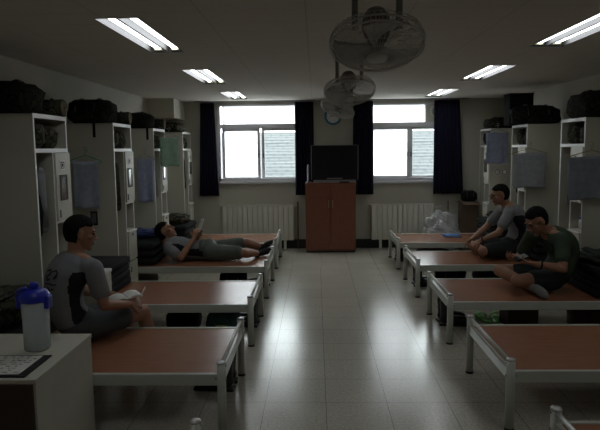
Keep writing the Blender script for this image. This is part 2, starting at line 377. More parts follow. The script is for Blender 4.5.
def fan(cy_, label, tiltx, tiltz):
    R = .222
    t = thing('ceiling_fan', label, 'fan', (.295, cy_, H), 0, 'caged oscillating ceiling fans down the middle of the room')
    B1('ceiling_plate', m_fan, t, -.13, .13, -.05, .05, -.018, -.0005)
    b = MB()
    for s in (-1, 1): b.box(s*.105-.014, s*.105+.014, -.02, .02, -.22, -.01, bev=.003)
    b.box(-.105, .105, -.014, .014, -.045, -.025); b.done('bracket', m_fan, t)
    T = Matrix.Translation((0, 0, -.245)) @ Matrix.Rotation(tiltz, 4, 'Z') @ Matrix.Rotation(tiltx, 4, 'X')
    T = T @ Matrix.Translation((0, 0, -.02))
    MB().lathe([(0, .15), (.045, .148), (.062, .12), (.07, .06), (.062, .02), (.048, -.005), (0, -.006)], T=T).done('motor_housing', m_fan, t, True)
    b = MB(); b.lathe([(0, -.01), (.03, -.012), (.034, -.05), (0, -.06)], T=T, seg=16)
    bl = b.done('fan_hub', m_fan, t, True)
    for k in range(3):
        a0 = k*2.094+.4
        def f(u, v, a0=a0):
            r = .032+.175*u; a = a0+(v-.5)*(.75+.35*u)+.25*u; return T @ V((r*math.cos(a), r*math.sin(a), -.035+(v-.5)*.05*(1-.4*u)))
        MB().grid(8, 6, f).done('fan_blade', m_blade, t, True, solid=.003)
    def wires(prof, rings, n, name):
        b = MB()
        for k in range(n):
            a = k*2*math.pi/n
            b.tube([T @ V((r*math.cos(a), r*math.sin(a), z)) for r, z in prof], .0016, 4)
        for r, z in rings: b.tube([T @ V((r*math.cos(a*math.pi/24), r*math.sin(a*math.pi/24), z)) for a in range(48)], .0016 if r < R*.98 else .0045, 5, True)
        b.done(name, m_wire, t, True)
    wires([(.05, -.098), (.12, -.092), (.18, -.07), (.212, -.04), (R, -.012)], [(.05, -.098), (.10, -.095), (.15, -.085), (.19, -.07), (.222, -.042), (R, -.012)], 56, 'front_grille')
    wires([(.06, .035), (.12, .038), (.18, .03), (.22, .012), (R, -.012)], [(.06, .035), (.11, .038), (.16, .034), (.205, .02)], 44, 'rear_grille')
    MB().lathe([(0, -.094), (.05, -.094), (.052, -.1), (.04, -.106), (0, -.108)], T=T).done('centre_badge', m_badge, t, True)
fan(2.93, 'caged ceiling fan nearest to the camera', math.radians(-21), 0)
fan(5.28, 'middle one of the three caged ceiling fans', math.radians(-23), math.radians(8))
fan(7.69, 'farthest caged ceiling fan, in front of the clock', math.radians(-24), math.radians(-62))

# ------------------------------------------------------------------ back wall: clock, cabinet, television, radiators
t = thing('wall_clock', 'round wall clock with a blue rim above the television', 'clock', (.287, YB, 2.165))
MB().tube([(.125*math.cos(a*math.pi/20), -.022, .125*math.sin(a*math.pi/20)) for a in range(40)], .019, 8, True).done('clock_rim', mat('clock_blue', (.05, .26, .42), .35), t, True)
MB().lathe([(0, 0), (.125, 0), (.125, .018), (0, .018)], T=Matrix.Rotation(math.radians(90), 4, 'X')).done('clock_face', m_edge, t)
b = MB(); b.box(-.004, .004, -.026, -.022, -.01, .075); b.box(-.05, .01, -.030, -.026, -.005, .003)
for k in range(12):
    a = k*math.pi/6; b.box(-.003+.09*math.sin(a), .003+.09*math.sin(a), -.021, -.018, .09*math.cos(a)-.008, .09*math.cos(a)+.008)
b.done('clock_hands', m_ink, t)

cx0, cx1, cyf, ctz = -.165, .626, 9.38, 1.11
t = thing('tv_cabinet', 'tall cherry brown two door cabinet under the television', 'cabinet', ((cx0+cx1)/2, cyf+.22, 0))
hw = (cx1-cx0)/2
B1('plinth', m_rubber, t, -hw+.01, hw-.01, -.19, .20, 0, .05)
b = MB(); b.box(-hw, -hw+.02, -.20, .22, .05, ctz-.02); b.box(hw-.02, hw, -.20, .22, .05, ctz-.02); b.box(-hw, hw, -.20, .22, .03, .06); b.box(-hw, hw, .20, .22, .05, ctz)
b.box(-hw-.005, hw+.005, -.225, .22, ctz-.025, ctz, bev=.003); b.done('carcass', m_cab, t)
d = B1('door', m_cab, t, -hw+.003, -.003, -.222, -.2, .06, .885); B1('handle', m_brass, d, -.035, -.023, -.245, -.222, .72, .84)
d = B1('door', m_cab, t, .003, hw-.003, -.222, -.2, .06, ctz-.03); B1('handle', m_brass, d, .023, .035, -.245, -.222, .72, .84)
d = B1('drawer', m_cab, t, -hw+.003, -.003, -.222, -.2, .892, ctz-.03)

t = thing('television', 'boxy black tube television on the brown cabinet', 'television', (.295, 9.42, ctz))
def rr(x, z, y): return V((x, y, z))
B1('base_panel', m_silver, t, -.33, .33, -.03, .30, 0, .05, bev=.008)
b = MB(); b.box(-.365, .365, -.04, .06, .045, .585, bev=.012)
b.ring_loft([[V((x*s, y, .30+z*q)) for x, z in ((-1, -1), (1, -1), (1, 1), (-1, 1))] for s, q, y in ((.36, .25, .06), (.33, .235, .2), (.22, .18, .33))])
b.done('casing', m_tv, t)
b = MB(); b.box(-.368, -.358, -.046, -.02, .05, .58, bev=.002); b.box(.358, .368, -.046, -.02, .05, .58, bev=.002); b.box(-.368, .368, -.046, -.02, .578, .588, bev=.002)
b.done('bezel_edge', m_tvs, t)
MB().grid(14, 10, lambda u, v: V(((u-.5)*.60, -.042-.014*(1-(2*u-1)**2)*(1-(2*v-1)**2), .12+v*.42))).done('screen', m_screen, t, True)
B1('control_strip', m_silver, t, -.12, .12, -.047, -.04, .06, .075)
t = thing('remote_antenna', 'slim pale upright wand standing left of the television', 'antenna', (-.12, 9.44, ctz))
MB().lathe([(0, 0), (.028, 0), (.028, .012), (.014, .025), (.013, .27), (.009, .285), (0, .286)], seg=14).done('wand', m_silver, t, True)
tag(B1('remote_control', m_tv, None, -.03, .12, -.02, .025, 0, .02, bev=.004, loc=(.40, 9.18+.02, ctz)), 'small dark remote control on the cabinet edge below the television', 'remote control').location = (.40, 9.36+.02, ctz)

def radiator(x0, x1, n, px, label, pl):
    t = thing('radiator', label, 'radiator', ((x0+x1)/2, YB-.07, 0), 0, 'cream sectional radiators'); hw = (x1-x0)/2; w_ = 2*hw/n
    for k in range(n):
        a = -hw+k*w_; b = MB(); b.box(a+.003, a+w_-.003, -.045, .035, .15, .72, bev=.005); b.box(a, a+w_, -.02, .02, .17, .21); b.box(a, a+w_, -.02, .02, .66, .70); b.done('radiator_section', m_rad, t, True)
    B1('top_cover', m_rad, t, -hw-.03, hw, -.055, .045, .718, .733)
    for s in (-1, 1):
        b = MB(); b.box(s*(hw-.15)-.02, s*(hw-.15)+.02, -.03, .03, 0, .16); b.done('leg', m_rad, t)
    p = MB().tube([(px, .0, 0), (px, 0, .78)], .012, 8).done('pipe', m_card, t, True)
    MB().tube([(px, 0, .70), (hw, 0, .68)], .011, 8).done('valve', m_metal_w, t, True)
radiator(-1.544, -.363, 14, .655, 'cream ribbed radiator under the left window', 0)
radiator(.906, 1.913, 12, .745, 'cream ribbed radiator under the right window', 0)

# ------------------------------------------------------------------ lockers (front faces +x, depth -x, width +y)
LW = .575; LH = 1.915; LD = .50; TH = .018
def make_locker():
    t = thing('locker', '', 'locker', group='cream lockers between the beds')
    b = MB(); mid = LW*.52
    b.box(-LD, 0, 0, TH, 0, LH); b.box(-LD, 0, LW-TH, LW, 0, LH); b.box(-LD, -LD+.01, 0, LW, 0, LH)
    b.box(-LD, 0, 0, LW, LH-TH, LH); b.box(-LD, 0, 0, LW, .05, .07); b.box(-LD, -.02, 0, LW, 0, .05)
    b.box(-LD, -.002, 0, LW, 1.642, 1.66); b.box(-LD, -.002, mid-TH/2, mid+TH/2, .07, 1.642)
    for z in (1.095, .80, .475): b.box(-LD, -.003, mid, LW-TH, z-.008, z+.008)
    b.done('carcass', m_locker, t)
    b = MB()                                                   # white edge banding of the front
    b.box(-.001, .0015, 0, .02, 0, LH); b.box(-.001, .0015, LW-.02, LW, 0, LH); b.box(-.001, .002, 0, LW, LH-.03, LH+.002); b.box(-.001, .002, 0, LW, 1.635, 1.665); b.box(-.001, .0015, mid-.011, mid+.011, .07, 1.642)
    b.box(-.001, .003, mid, LW, 1.085, 1.10); b.done('edge_banding', m_edge, t)
    d = B1('door', m_locker, t, .002, .018, mid+.004, LW-.004, 1.105, 1.632)
    B1('handle', m_silver, d, .018, .028, mid+.03, mid+.045, 1.13, 1.19)
    d = B1('drawer', m_locker, t, .002, .02, mid+.004, LW-.004, .485, .79)
    B1('drawer_lip', m_edge, d, .0, .03, mid+.004, LW-.004, .785, .798); B1('lock', m_silver, d, .02, .03, mid+.12, mid+.145, .74, .765)
    d = B1('lower_door', m_locker, t, .002, .018, mid+.004, LW-.004, .075, .465)
    B1('handle', m_silver, d, .018, .028, mid+.03, mid+.045, .36, .42)
    return t
L0 = make_locker()
LK = [(-2.01, 4.255, 0), (-1.985, 5.875, 0), (-2.01, 7.43, 0), (-2.01, 9.08, 0), (2.595, 6.455, 1), (2.595, 8.045, 1), (2.595, 9.59, 1)]
LN = ['nearest left locker', 'second left locker', 'third left locker', 'farthest left locker', 'nearest right locker', 'second right locker', 'farthest right locker']
LT = ['beside the person reading a book', 'behind the pale blue towel nearest the camera', 'partly behind the mint green towel', 'closest to the left curtain', 'behind the man in green', 'with the middle grey towel hung in front', 'by the brown boxes in the corner']
lockers = []
for i, (x, y, r) in enumerate(LK):
    o = L0 if i == 0 else copy_tree(L0)
    o.location = (x, y, 0); o.rotation_euler = (0, 0, math.pi*r); o['label'] = 'cream ' + LN[i] + ', ' + LT[i]; lockers.append(o)
def lp(i, x, y, z):                                           # locker-local to world
    X, Y, r = LK[i]; s = -1 if r else 1; return V((X+s*x, Y+s*y, z))
def rzl(i, a=0): return a+(math.pi if LK[i][2] else 0)
def put(o, i, x, y, z, a=0): o.location = lp(i, x, y, z); o.rotation_euler = (0, 0, rzl(i, a)); return o

# stickers and mirrors on the doors
for i in range(7):
    t = thing('door_sticker', 'small square sticker on the door of the %s' % LN[i], 'sticker', group='stickers on locker doors')
    B1('sticker_sheet', m_paper, t, 0, .002, -.042, .042, -.038, .038, bev=0); b = MB(); b.box(.002, .003, -.03, .03, -.026, -.02); b.box(.002, .003, -.03, .03, .02, .026); b.box(.002, .003, -.03, -.024, -.026, .026); b.box(.002, .003, .024, .03, -.026, .026); b.box(.002, .003, -.012, .012, -.012, .012); b.done('sticker_mark', m_ink, t)
    put(t, i, .018, .42, 1.535)
    t = thing('door_mirror', 'narrow framed mirror on the door of the %s' % LN[i], 'mirror', group='framed mirrors on locker doors')
    b = MB(); b.box(0, .008, -.065, .065, -.10, -.088); b.box(0, .008, -.065, .065, .088, .10); b.box(0, .008, -.065, -.053, -.1, .1); b.box(0, .008, .053, .065, -.1, .1); b.done('mirror_frame', m_web, t)
    B1('mirror_glass', mat('mirror_glass', (.5, .52, .5), .15, metal=.9) if i == 0 else bpy.data.materials['mirror_glass'], t, 0, .004, -.053, .053, -.088, .088, bev=0)
    put(t, i, .018, .42, 1.36)

# ------------------------------------------------------------------ bags, rolls, clothes
def lump(m, dims, sd, sq=.6, amp=.12, name='bag_body', parent=None, seg=22):
    def f(p, d):
        q = V([math.copysign(abs(c)**sq, c) for c in d]); n_ = 1+amp*fbm(d*2.2+V((sd*3.1, sd, 0)))+amp*.5*fbm(d*5+V((sd, 0, sd*2)))
        r = V((q.x*dims[0]/2, q.y*dims[1]/2, q.z*dims[2]/2))*n_
        r.z = max(r.z, -dims[2]*.46); return r
    return MB().ell((0, 0, 0), (1, 1, 1), seg=seg, f=f).done(name, m, parent, True, loc=(0, 0, dims[2]*.46))
def duffel(label, dims, m, sd, group=None, name='duffel_bag', cat='bag'):
    t = thing(name, label, cat, group=group); lump(m, dims, sd, parent=t)
    for s in (-1, 1):
        x = s*dims[0]*.2; a, c = dims[1]/2*1.02, dims[2]*1.0
        MB().tube([(x, a*math.cos(q), max(.01, c*.46+c*.53*math.sin(q))) for q in [k*math.pi/12 for k in range(13)]], .012, 6, flat=.35).done('strap', m_web if sd % 2 else m_black, t, True)
    b = MB(); b.box(dims[0]*.2-.02, dims[0]*.2+.02, -.02, .02, dims[2]*.985, dims[2]*1.02, bev=.003); b.done('buckle', m_silver, t)
    return t
def roll(label, r, ln, sd, group):
    t = thing('rolled_mat', label, 'rolled mat', group=group)
    b = MB(); b.tube([(-ln, 0, r), (-ln*.5, 0, r*1.0), (0, 0, r)], r, 24, cap=True); b.done('roll_body', m_camo, t, True)
    pts = [(0.003, (r*.95-k*r*.75/40)*math.cos(k*.45), r+(r*.95-k*r*.75/40)*math.sin(k*.45)) for k in range(41)]
    MB().tube(pts, .005, 6).done('roll_spiral', m_foam, t, True)
    for s in (.2, .75):
        MB().tube([(-ln*s, (r+.003)*math.cos(a*math.pi/12), max(.003, r+(r+.003)*math.sin(a*math.pi/12))) for a in range(24)], .008, 6, True, flat=.3).done('strap', m_black, t, True)
    return t
G1 = 'kit bags on top of the lockers'; G2 = 'rolled sleeping mats on top of the lockers'
KH = (.25, .25, .21, .16, .275, .24, .17)
for i in range(7):
    nm = LN[i]; rr_ = i >= 4
    if i == 4: d = duffel('large black rucksack with grey buckles on top of the %s' % nm, (.48, .52, KH[i]), m_camo2, i, G1, 'rucksack'); put(d, i, -.23, .28, LH, .05)
    elif i == 3: d = duffel('squared camouflage pack on top of the %s' % nm, (.42, .46, KH[i]), m_camo, i, G1); put(d, i, -.24, .26, LH)
    elif i == 5: d = duffel('dark kit bag overhanging the aisle on top of the %s' % nm, (.62, .26, KH[i]), m_camo2, i, G1); put(d, i, -.14, .42, LH)
    elif rr_: d = duffel('dark bedroll on top of the %s' % nm, (.46, .50, KH[i]), m_camo2, i, G1); put(d, i, -.22, .28, LH)
    else:
        d = duffel('big dark camouflage kit bag on top of the %s' % nm, (.46, .40, KH[i]), m_camo2, i, G1); put(d, i, -.27, .20, LH)
        rl = roll('rolled sleeping mat, round end to the aisle, on the %s' % nm, .068, .44, i, G2); put(rl, i, .02, .497, LH, .03)
t = thing('storage_box', 'tall dark box standing on the second locker on the right beside the bags', 'box', (2.80, 7.72-.02, LH)); t.location = (2.62, 7.92, LH)
B1('box_body', m_black, t, -.15, .15, -.14, .10, 0, .38, bev=.008); B1('box_lid', m_black, t, -.155, .155, -.145, .105, .38, .40, bev=.004)

# top-shelf contents, cubby contents, hanging clothes
for i in range(7):
    nm = LN[i]
    d = duffel('crumpled camouflage bag in the left half of the top shelf of the %s' % nm, (.34, .27, .225), m_camo, 31+i, 'camouflage bags in the top shelves'); put(d, i, -.19, .17, 1.66, .2)
    d = duffel('dark camouflage pouch in the right half of the top shelf of the %s' % nm, (.28, .22, .19), m_camo, 41+i, 'camouflage pouches in the top shelves', 'pouch', 'pouch'); put(d, i, -.17, .42, 1.66, -.3)
    t = thing('hung_jacket', 'dark jacket hanging in the open side of the %s' % nm, 'jacket', group='jackets hanging in the lockers')
    def f(p, d, sd=i):
        z = d.z; wz = .5+.5*(1-max(0, z))**.3 if z > 0 else 1
        return V((p.x*wz*(1+.15*fbm(d*3+V((sd, 0, 0)))), p.y*wz*(1+.1*fbm((z*3, d.y*6, sd))), p.z))
    MB().ell((0, 0, -.36), (.17, .10, .36), seg=20, f=f).done('jacket_body', m_camo if i % 2 else m_black, t, True)
    MB().cone((.14, .02, -.10), .045, (.155, .03, -.52), .035).done('sleeve', m_tee if i % 2 == 0 else m_camo, t, True)
    MB().tube([(0, 0, .055), (.012, 0, .045), (.01, 0, .025), (0, 0, .0), (0, 0, -.03)], .003, 6).done('hook', m_silver, t, True)
    put(t, i, -.2, .155, 1.585)
    t = thing('clothes_rod', 'thin steel clothes rod inside the %s' % nm, 'rod', group='clothes rods in the lockers'); MB().tube([(0, .018, 0), (0, .29, 0)], .008, 8).done('rod_tube', m_silver, t, True); put(t, i, -.2, 0, 1.62)
    t = thing('toiletry_jar', 'small pale container in the open cubby of the %s' % nm, 'container', group='containers in the locker cubbies')
    MB().lathe([(0, 0), (.03, 0), (.032, .08), (.024, .10), (0, .10)], seg=14).done('jar_body', m_edge, t, True); MB().lathe([(0, .1), (.026, .1), (.026, .125), (0, .125)], seg=14).done('jar_lid', m_bluelid if i == 4 else m_tv, t, True)
    put(t, i, -.08, .40, .808)
    t = duffel('small dark pouch in the open cubby of the %s' % nm, (.2, .16, .13), m_black, 61+i, 'pouches in the locker cubbies', 'pouch', 'pouch'); put(t, i, -.2, .46, .808)

# ------------------------------------------------------------------ beds (foot at x=0, body to -x, width +y)
BW = .90; BL = 1.93; BT = .360
def make_bed():
    t = thing('bed', '', 'bed', group='steel framed wooden beds')
    B1('bed_board', m_board, t, -BL+.02, -.012, .018, BW-.018, BT-.03, BT-.004, bev=.001)
    for y in (0, BW): MB().box(-BL+.02, -.02, y-.014, y+.014, .292, BT, bev=.003).done('side_rail', m_metal, t)
    for x in (0, -BL):
        s = 1 if x == 0 else -1
        g = MB().box(x-.013, x+.013, .02, BW-.02, .298, BT+.004, bev=.003).done('end_rail', m_metal, t)
        MB().tube([(x, .015, .408), (x, BW-.015, .408)], .012, 10).done('guard_tube', m_metal, t, True)
        for y in (0, BW):
            l = MB().tube([(x, y, .012), (x, y, .422)], .0255, 18).done('leg', m_metal, t, True)
            MB().lathe([(0, .418), (.026, .418), (.027, .424), (.024, .430), (.010, .433), (0, .433)], (x, y, 0), 18).done('cap', m_metal_w, l, True)
            MB().lathe([(0, 0), (.028, 0), (.028, .016), (0, .016)], (x, y, 0), 18).done('rubber_foot', m_rubber, l, True)
            sy_ = -1 if y == 0 else 1
            for z in (.33, .408): MB().ell((x+s*.026, y, z), (.006, .008, .008), seg=8).done('bolt', m_metal_w, l, True)
            MB().ell((x-s*.03, y+sy_*.016, .335), (.008, .006, .008), seg=8).done('bolt', m_metal_w, l, True)
    b = MB()
    for k in range(4): b.box(-BL+.3+k*.42, -BL+.34+k*.42, .02, BW-.02, .30, .333)
    b.done('cross_bar', m_metal, t)
    return t
bed0 = make_bed()
LB = [1.675, 3.32, 4.87, 6.485, 8.14]; RB = [1.81, 3.365, 4.92, 6.51, 8.065]
bl = ['nearest left bed, mostly below the frame with one post showing', 'left bed where the man with the book sits', 'empty left bed with the dark folded mattress at its head', 'left bed with the man lying on it', 'farthest left bed below the window',
      'nearest right bed, cut off at the bottom right corner', 'empty second right bed from the camera', 'right bed where the man in green sits', 'right bed where the man in grey sits', 'farthest right bed with the blue book on it']
for i in range(10):
    o = bed0 if i == 0 else copy_tree(bed0)
    if i < 5: o.location = (-.553, LB[i], 0); o.rotation_euler = (0, 0, 0)
    else: o.location = (1.115, RB[i-5]+BW, 0); o.rotation_euler = (0, 0, math.pi)
    o['label'] = 'brown topped steel bed, ' + bl[i]

# folded mattresses at the heads
def bedding(x0, x1, y0, y1, h, m, label, sd):
    t = thing('folded_mattress', label, 'mattress', ((x0+x1)/2, (y0+y1)/2, BT+.002), group='folded mattresses at the bed heads')
    hx, hy = (x1-x0)/2, (y1-y0)/2; n = 4 if m is m_black else 3
    for k in range(n):
        z0, z1 = h*k/n, h*(k+1)/n
        b = MB(); b.box(-hx, hx, -hy, hy, z0+.002, z1-.001, bev=min(.035 if m is not m_black else .014, h/n*.45)); o = b.done('mattress_fold', m, t, True)
        o.data.transform(Matrix.Translation((.008*math.sin(sd+k*2), 0, 0)))
    return t
BED = [(-2.44, -1.86, 3.42, 4.15, .13, m_bed2, 'low folded mattress under the camouflage pile on the near left bed'),
       (-2.44, -1.82, 4.93, 5.72, .265, m_black, 'black folded mattress on the empty left bed'),
       (-2.44, -1.81, 6.56, 7.32, .245, m_bed, 'dark folded mattress under the head of the lying man'),
       (-2.44, -1.81, 8.22, 8.98, .23, m_bed, 'dark folded mattress on the farthest left bed'),
       (2.43, 3.01, 3.44, 4.2, .24, m_bed, 'dark folded mattress on the second right bed, outside the frame'),
       (2.36, 3.01, 5.0, 5.74, .25, m_black, 'dark folded mattress behind the man in green'),
       (2.43, 3.01, 6.6, 7.32, .24, m_bed, 'dark folded mattress behind the man in grey'),
       (2.38, 3.01, 8.15, 8.9, .26, m_bed, 'dark folded mattress on the farthest right bed')]
for k, a in enumerate(BED):
    if k == 4: continue
    bedding(*a, k)
def pile(label, name, cat, loc, dims, m, sd, amp=.25, rz=0):
    t = thing(name, label, cat, loc, rz); lump(m, dims, sd, .75, amp, 'cloth_body', t, 26)
    MB().grid(10, 8, lambda u, v: V(((u-.5)*dims[0]*.7, (v-.5)*dims[1]*.7, dims[2]*.9+.03*fbm((u*4, v*4, sd))))).done('folded_flap', m, t, True, solid=.012)
    return t
pile('camouflage uniform heaped on the head of the near left bed', 'uniform_pile', 'clothes', (-2.20, 3.86, BT+.135), (.58, .55, .24), m_camo, 3)
pile('green blanket lying on the mattress behind the man in green', 'blanket', 'blanket', (2.62, 5.35, BT+.255), (.50, .52, .09), m_bed2, 5)
pile('crumpled dark jacket on the mattress of the farthest left bed', 'jacket_pile', 'clothes', (-2.05, 8.55, BT+.235), (.42, .5, .13), m_camo, 6)
pile('blue shirt thrown on the mattress behind the lying man', 'blue_shirt', 'clothes', (-2.08, 7.08, BT+.25), (.42, .30, .09), mat('blue_shirt_cloth', (.03, .045, .14), .9), 7)
pile('black blanket on the mattress of the farthest right bed', 'blanket', 'blanket', (2.66, 8.5, BT+.265), (.45, .5, .09), m_bed, 8)

# ------------------------------------------------------------------ towels on hangers (hung in the bed gaps)
def hung(cx, y, ztop, wd, ht, m, mh, label, hl, sd, rz=0, hw=None):
    hw = hw or wd/2+.02
    t = thing('clothes_hanger', hl, 'hanger', (cx, y, ztop), rz)
    MB().tube([(-hw, 0, .0), (-hw*.5, 0, .035), (0, 0, .065), (hw*.5, 0, .035), (hw, 0, 0), (hw*.9, 0, -.008), (-hw*.9, 0, -.008)], .0045, 8, True).done('hanger_arms', mh, t, True)
    MB().tube([(0, 0, .065), (0, 0, .09), (.018, 0, .105), (.022, 0, .125), (.008, 0, .142), (-.014, 0, .138)], .003, 6).done('hook', mh, t, True)
    c = thing('towel', label, 'towel', (cx, y, ztop), rz)
    def side(s):
        def f(u, v):
            z = -.004-(ht*(1 if s < 0 else .93))*v; x = (u-.5)*wd*(1-.05*math.sin(v*3)); 
            yy = s*(.008+.012*v)+.012*v*math.sin(u*9+sd)+.008*v*fbm((u*5, v*3, sd)); return V((x+.006*fbm((v*4, sd, u)), yy, z+.004*math.sin(u*7+sd)))
        return f
    b = MB(); b.grid(24, 16, side(-1)); b.grid(24, 16, side(1)); b.grid(24, 4, lambda u, v: V(((u-.5)*wd, -.008+.016*v, -.004+.008*math.sin(math.pi*v)+.004*math.sin(u*7+sd))))
    bmesh.ops.remove_doubles(b.b, verts=b.b.verts, dist=.001)
    b.done('towel_cloth', m, c, True, solid=.004)
hung(-2.245, 5.80, 1.54, .245, .45, m_tblue, m_hgrn, 'pale blue towel beside the nearest left locker', 'green hanger carrying the nearest pale blue towel on the left', 1, .1, .17)
hung(-2.105, 7.36, 1.535, .195, .52, m_tper, m_hgrey, 'pale blue towel in front of the third locker on the left', 'grey hanger carrying the second pale blue towel on the left', 2, .1)
hung(-1.88, 7.70, 1.80, .24, .36, m_tgrn, m_hgrey, 'mint green towel hung high at the left back', 'grey hanger carrying the mint green towel', 3, .5)
hung(2.625, 5.80, 1.535, .43, .40, m_tsl, m_hyel, 'large slate towel at the right edge above the man in green', 'ochre hanger carrying the slate towel at the right edge', 4)
hung(2.60, 7.38, 1.555, .40, .41, m_tgry, m_hyel, 'grey towel hung in front of the second locker on the right', 'ochre hanger carrying the middle grey towel on the right', 5)
hung(2.66, 8.90, 1.84, .32, .44, m_tper, m_hgrey, 'pale blue towel hung at the far right', 'grey hanger carrying the pale blue towel at the far right', 6)
# hooks on the locker sides that carry them
tag(MB().tube([(-.13, 0, -.0), (-.06, 0, .01), (0, 0, -.02), (.012, 0, -.012), (.012, 0, 0)], .003, 6).done('wall_hook', m_silver, None, True, loc=(-1.88, 7.70, 1.931)), 'small metal hook holding the hanger of the mint green towel', 'hook')
for k, (x, y, z, y2, nm) in enumerate(((-2.245, 5.80, 1.671, 5.875, 'nearest pale blue towel'), (-2.105, 7.36, 1.666, 7.43, 'second pale blue towel'), (2.625, 5.80, 1.666, 5.875, 'slate towel at the right edge'), (2.60, 7.38, 1.686, 7.465, 'middle grey towel'), (2.66, 8.90, 1.971, 9.01, 'far right pale blue towel'))):
    b = MB(); b.tube([(0, y2-y, -.02), (0, 0, -.02), (0, -.01, -.012), (0, -.012, 0)], .003, 6)
    tag(b.done('wall_hook', m_silver, None, True, loc=(x, y, z)), 'small metal hook holding the hanger of the %s' % nm, 'hook')

# ------------------------------------------------------------------ desk, bottle, framed list
m_dkdoor = mat('dark_brown_door', (.05, .042, .032), .5)
t = thing('white_side_cabinet', 'white topped side cabinet in the bottom left corner', 'cabinet', (-1.82, 2.95, 0))
dx0, dx1, dy0, dy1, dz = -.62, .535, -.352, .338, .609
b = MB(); b.box(dx0, dx1-.005, dy0+.01, dy1, .02, dz-.022); b.done('cabinet_body', m_locker, t)
B1('cabinet_top', m_locker, t, dx0, dx1, dy0, dy1, dz-.022, dz, bev=.003)
for a, c in ((dx0+.01, -.06), (-.05, dx1-.015)):
    d = B1('door', m_dkdoor, t, a, c, dy0-.004, dy0+.01, .03, dz-.025); B1('handle', m_silver, d, a+.04, a+.05, dy0-.016, dy0-.004, .42, .50)
t = thing('framed_list', 'black bordered sheet of small print lying on the white cabinet', 'document', (-1.62, 2.78, dz+.001))
B1('mat_board', m_tv, t, -.45, .275, -.16, .13, 0, .006, bev=.001); B1('sheet', m_paper, t, -.45, .235, -.135, .115, .006, .008, bev=0)
b = MB()
for r_ in range(9):
    x = -.42
    while x < .21:
        l = random.uniform(.006, .03); b.box(x, min(x+l, .225), .10-r_*.026-.006+random.uniform(-.002, .002), .10-r_*.026, .008, .0085); x += l+random.uniform(.006, .05)
b.done('printed_marks', m_ink, t)
t = thing('water_bottle', 'large clear water jug with a blue lid on the white cabinet', 'bottle', (-1.475, 3.03, dz+.001))
MB().lathe([(0, 0), (.060, 0), (.066, .006), (.0665, .13), (.069, .20), (.069, .262), (.064, .266), (.0645, .20), (.062, .13), (.062, .01), (0, .006)], seg=32).done('bottle_body', m_bottle, t, True)
MB().lathe([(0, .012), (.0605, .012), (.0605, .115), (0, .115)], seg=32).done('water', m_water, t, True)
l = MB().lathe([(0, .258), (.074, .258), (.077, .264), (.077, .288), (.070, .298), (.060, .312), (.035, .324), (0, .326)], seg=32).done('lid', m_bluelid, t, True)
MB().lathe([(0, .322), (.022, .322), (.023, .348), (.016, .356), (0, .357)], seg=18).done('spout_cap', m_bluelid, l, True)
MB().tube([(-.074, -.01, .27), (-.088, -.02, .285), (-.07, -.03, .315), (-.03, -.03, .335)], .009, 8).done('carry_loop', m_bluelid, l, True)
for s in (-1, 1): MB().box(s*.072-.012, s*.072+.012, -.035, .025, .222, .290, bev=.005).done('clip', m_bluelid, l)
t = thing('storage_box', 'small white box standing against the nearest left locker behind the sitting man', 'box', (-1.81, 4.66, 0))
B1('box_body', m_locker, t, -.125, .13, -.12, .12, 0, .66, bev=.004); B1('box_lid', m_edge, t, -.13, .135, -.125, .125, .662, .69, bev=.006)
# electrical plate & strap on locker sides
t = thing('side_picture', 'small dark framed card on the side of the second locker on the left', 'picture', (-2.20, 5.848, .98)); B1('card_frame', m_tv, t, -.035, .035, -.008, 0, -.07, .07); B1('card_sheet', m_web, t, -.022, .022, -.010, -.008, -.05, .05, bev=0)
tag(MB().box(-.014, .014, -.006, 0, -.14, 0, bev=.002).done('hanging_strap', m_black, None, loc=(-2.08, 7.428, LH)), 'black strap dangling down the side of the third locker on the left', 'strap')
tag(MB().box(-.014, .014, -.006, 0, -.14, 0, bev=.002).done('hanging_strap', m_black, None, loc=(-2.16, 5.848, LH)), 'black strap dangling down the side of the second locker on the left', 'strap')
for k, x in enumerate((2.70, 2.81)):
    t = thing('round_emblem', '%s round pale emblem on the side of the farthest right locker' % ('left', 'right')[k], 'emblem', (x, 9.008, 1.27))
    RX = Matrix.Rotation(math.radians(90), 4, 'X')
    MB().lathe([(0, 0), (.05, 0), (.05, .004), (0, .004)], T=RX).done('emblem_disc', m_paper, t); MB().tube([(.036*math.cos(a*.314), -.006, .036*math.sin(a*.314)) for a in range(20)], .005, 6, True).done('emblem_ring', m_ink, t, True)

# ------------------------------------------------------------------ small things round the far end
t = thing('book', 'blue covered book lying on the farthest right bed', 'book', (1.96, 8.62, BT), .1)
B1('page_block', m_paper, t, -.11, .105, -.078, .078, .004, .022, bev=.001); b = MB(); b.box(-.115, .11, -.082, .082, 0, .004); b.box(-.115, .11, -.082, .082, .022, .026); b.box(-.115, -.111, -.082, .082, 0, .026); b.done('book_cover', m_blue, t)
t = thing('plastic_bag', 'big crumpled white plastic bag on the floor by the right radiator', 'bag', (1.97, 9.42, 0))
def fb(p, d): return V((p.x, p.y, p.z))*(1+.28*fbm(d*2.3+V((5, 1, 0)))+.16*abs(fbm(d*6)))
MB().ell((0, 0, .31), (.27, .21, .31), seg=34, f=fb).done('bag_body', m_bagp, t)
b = MB(); random.seed(3)
for k in range(7): b.ell((random.uniform(-.12, .12), random.uniform(-.08, .08), random.uniform(.12, .42)), (.05, .05, .1), seg=8)
b.done('bag_contents', m_paper, t, True)
for s in (-1, 1): MB().tube([(s*.05, 0, .55), (s*.07, .01, .62), (s*.11, .02, .66), (s*.14, .01, .60), (s*.13, 0, .53)], .01, 6, flat=.4).done('bag_handle', m_bagp, t, True)
t = thing('cardboard_box', 'tall brown cardboard box in the back right corner', 'box', (2.44, 9.62, 0)); B1('box_body', m_card, t, -.13, .13, -.13, .13, 0, .78, bev=.003); 
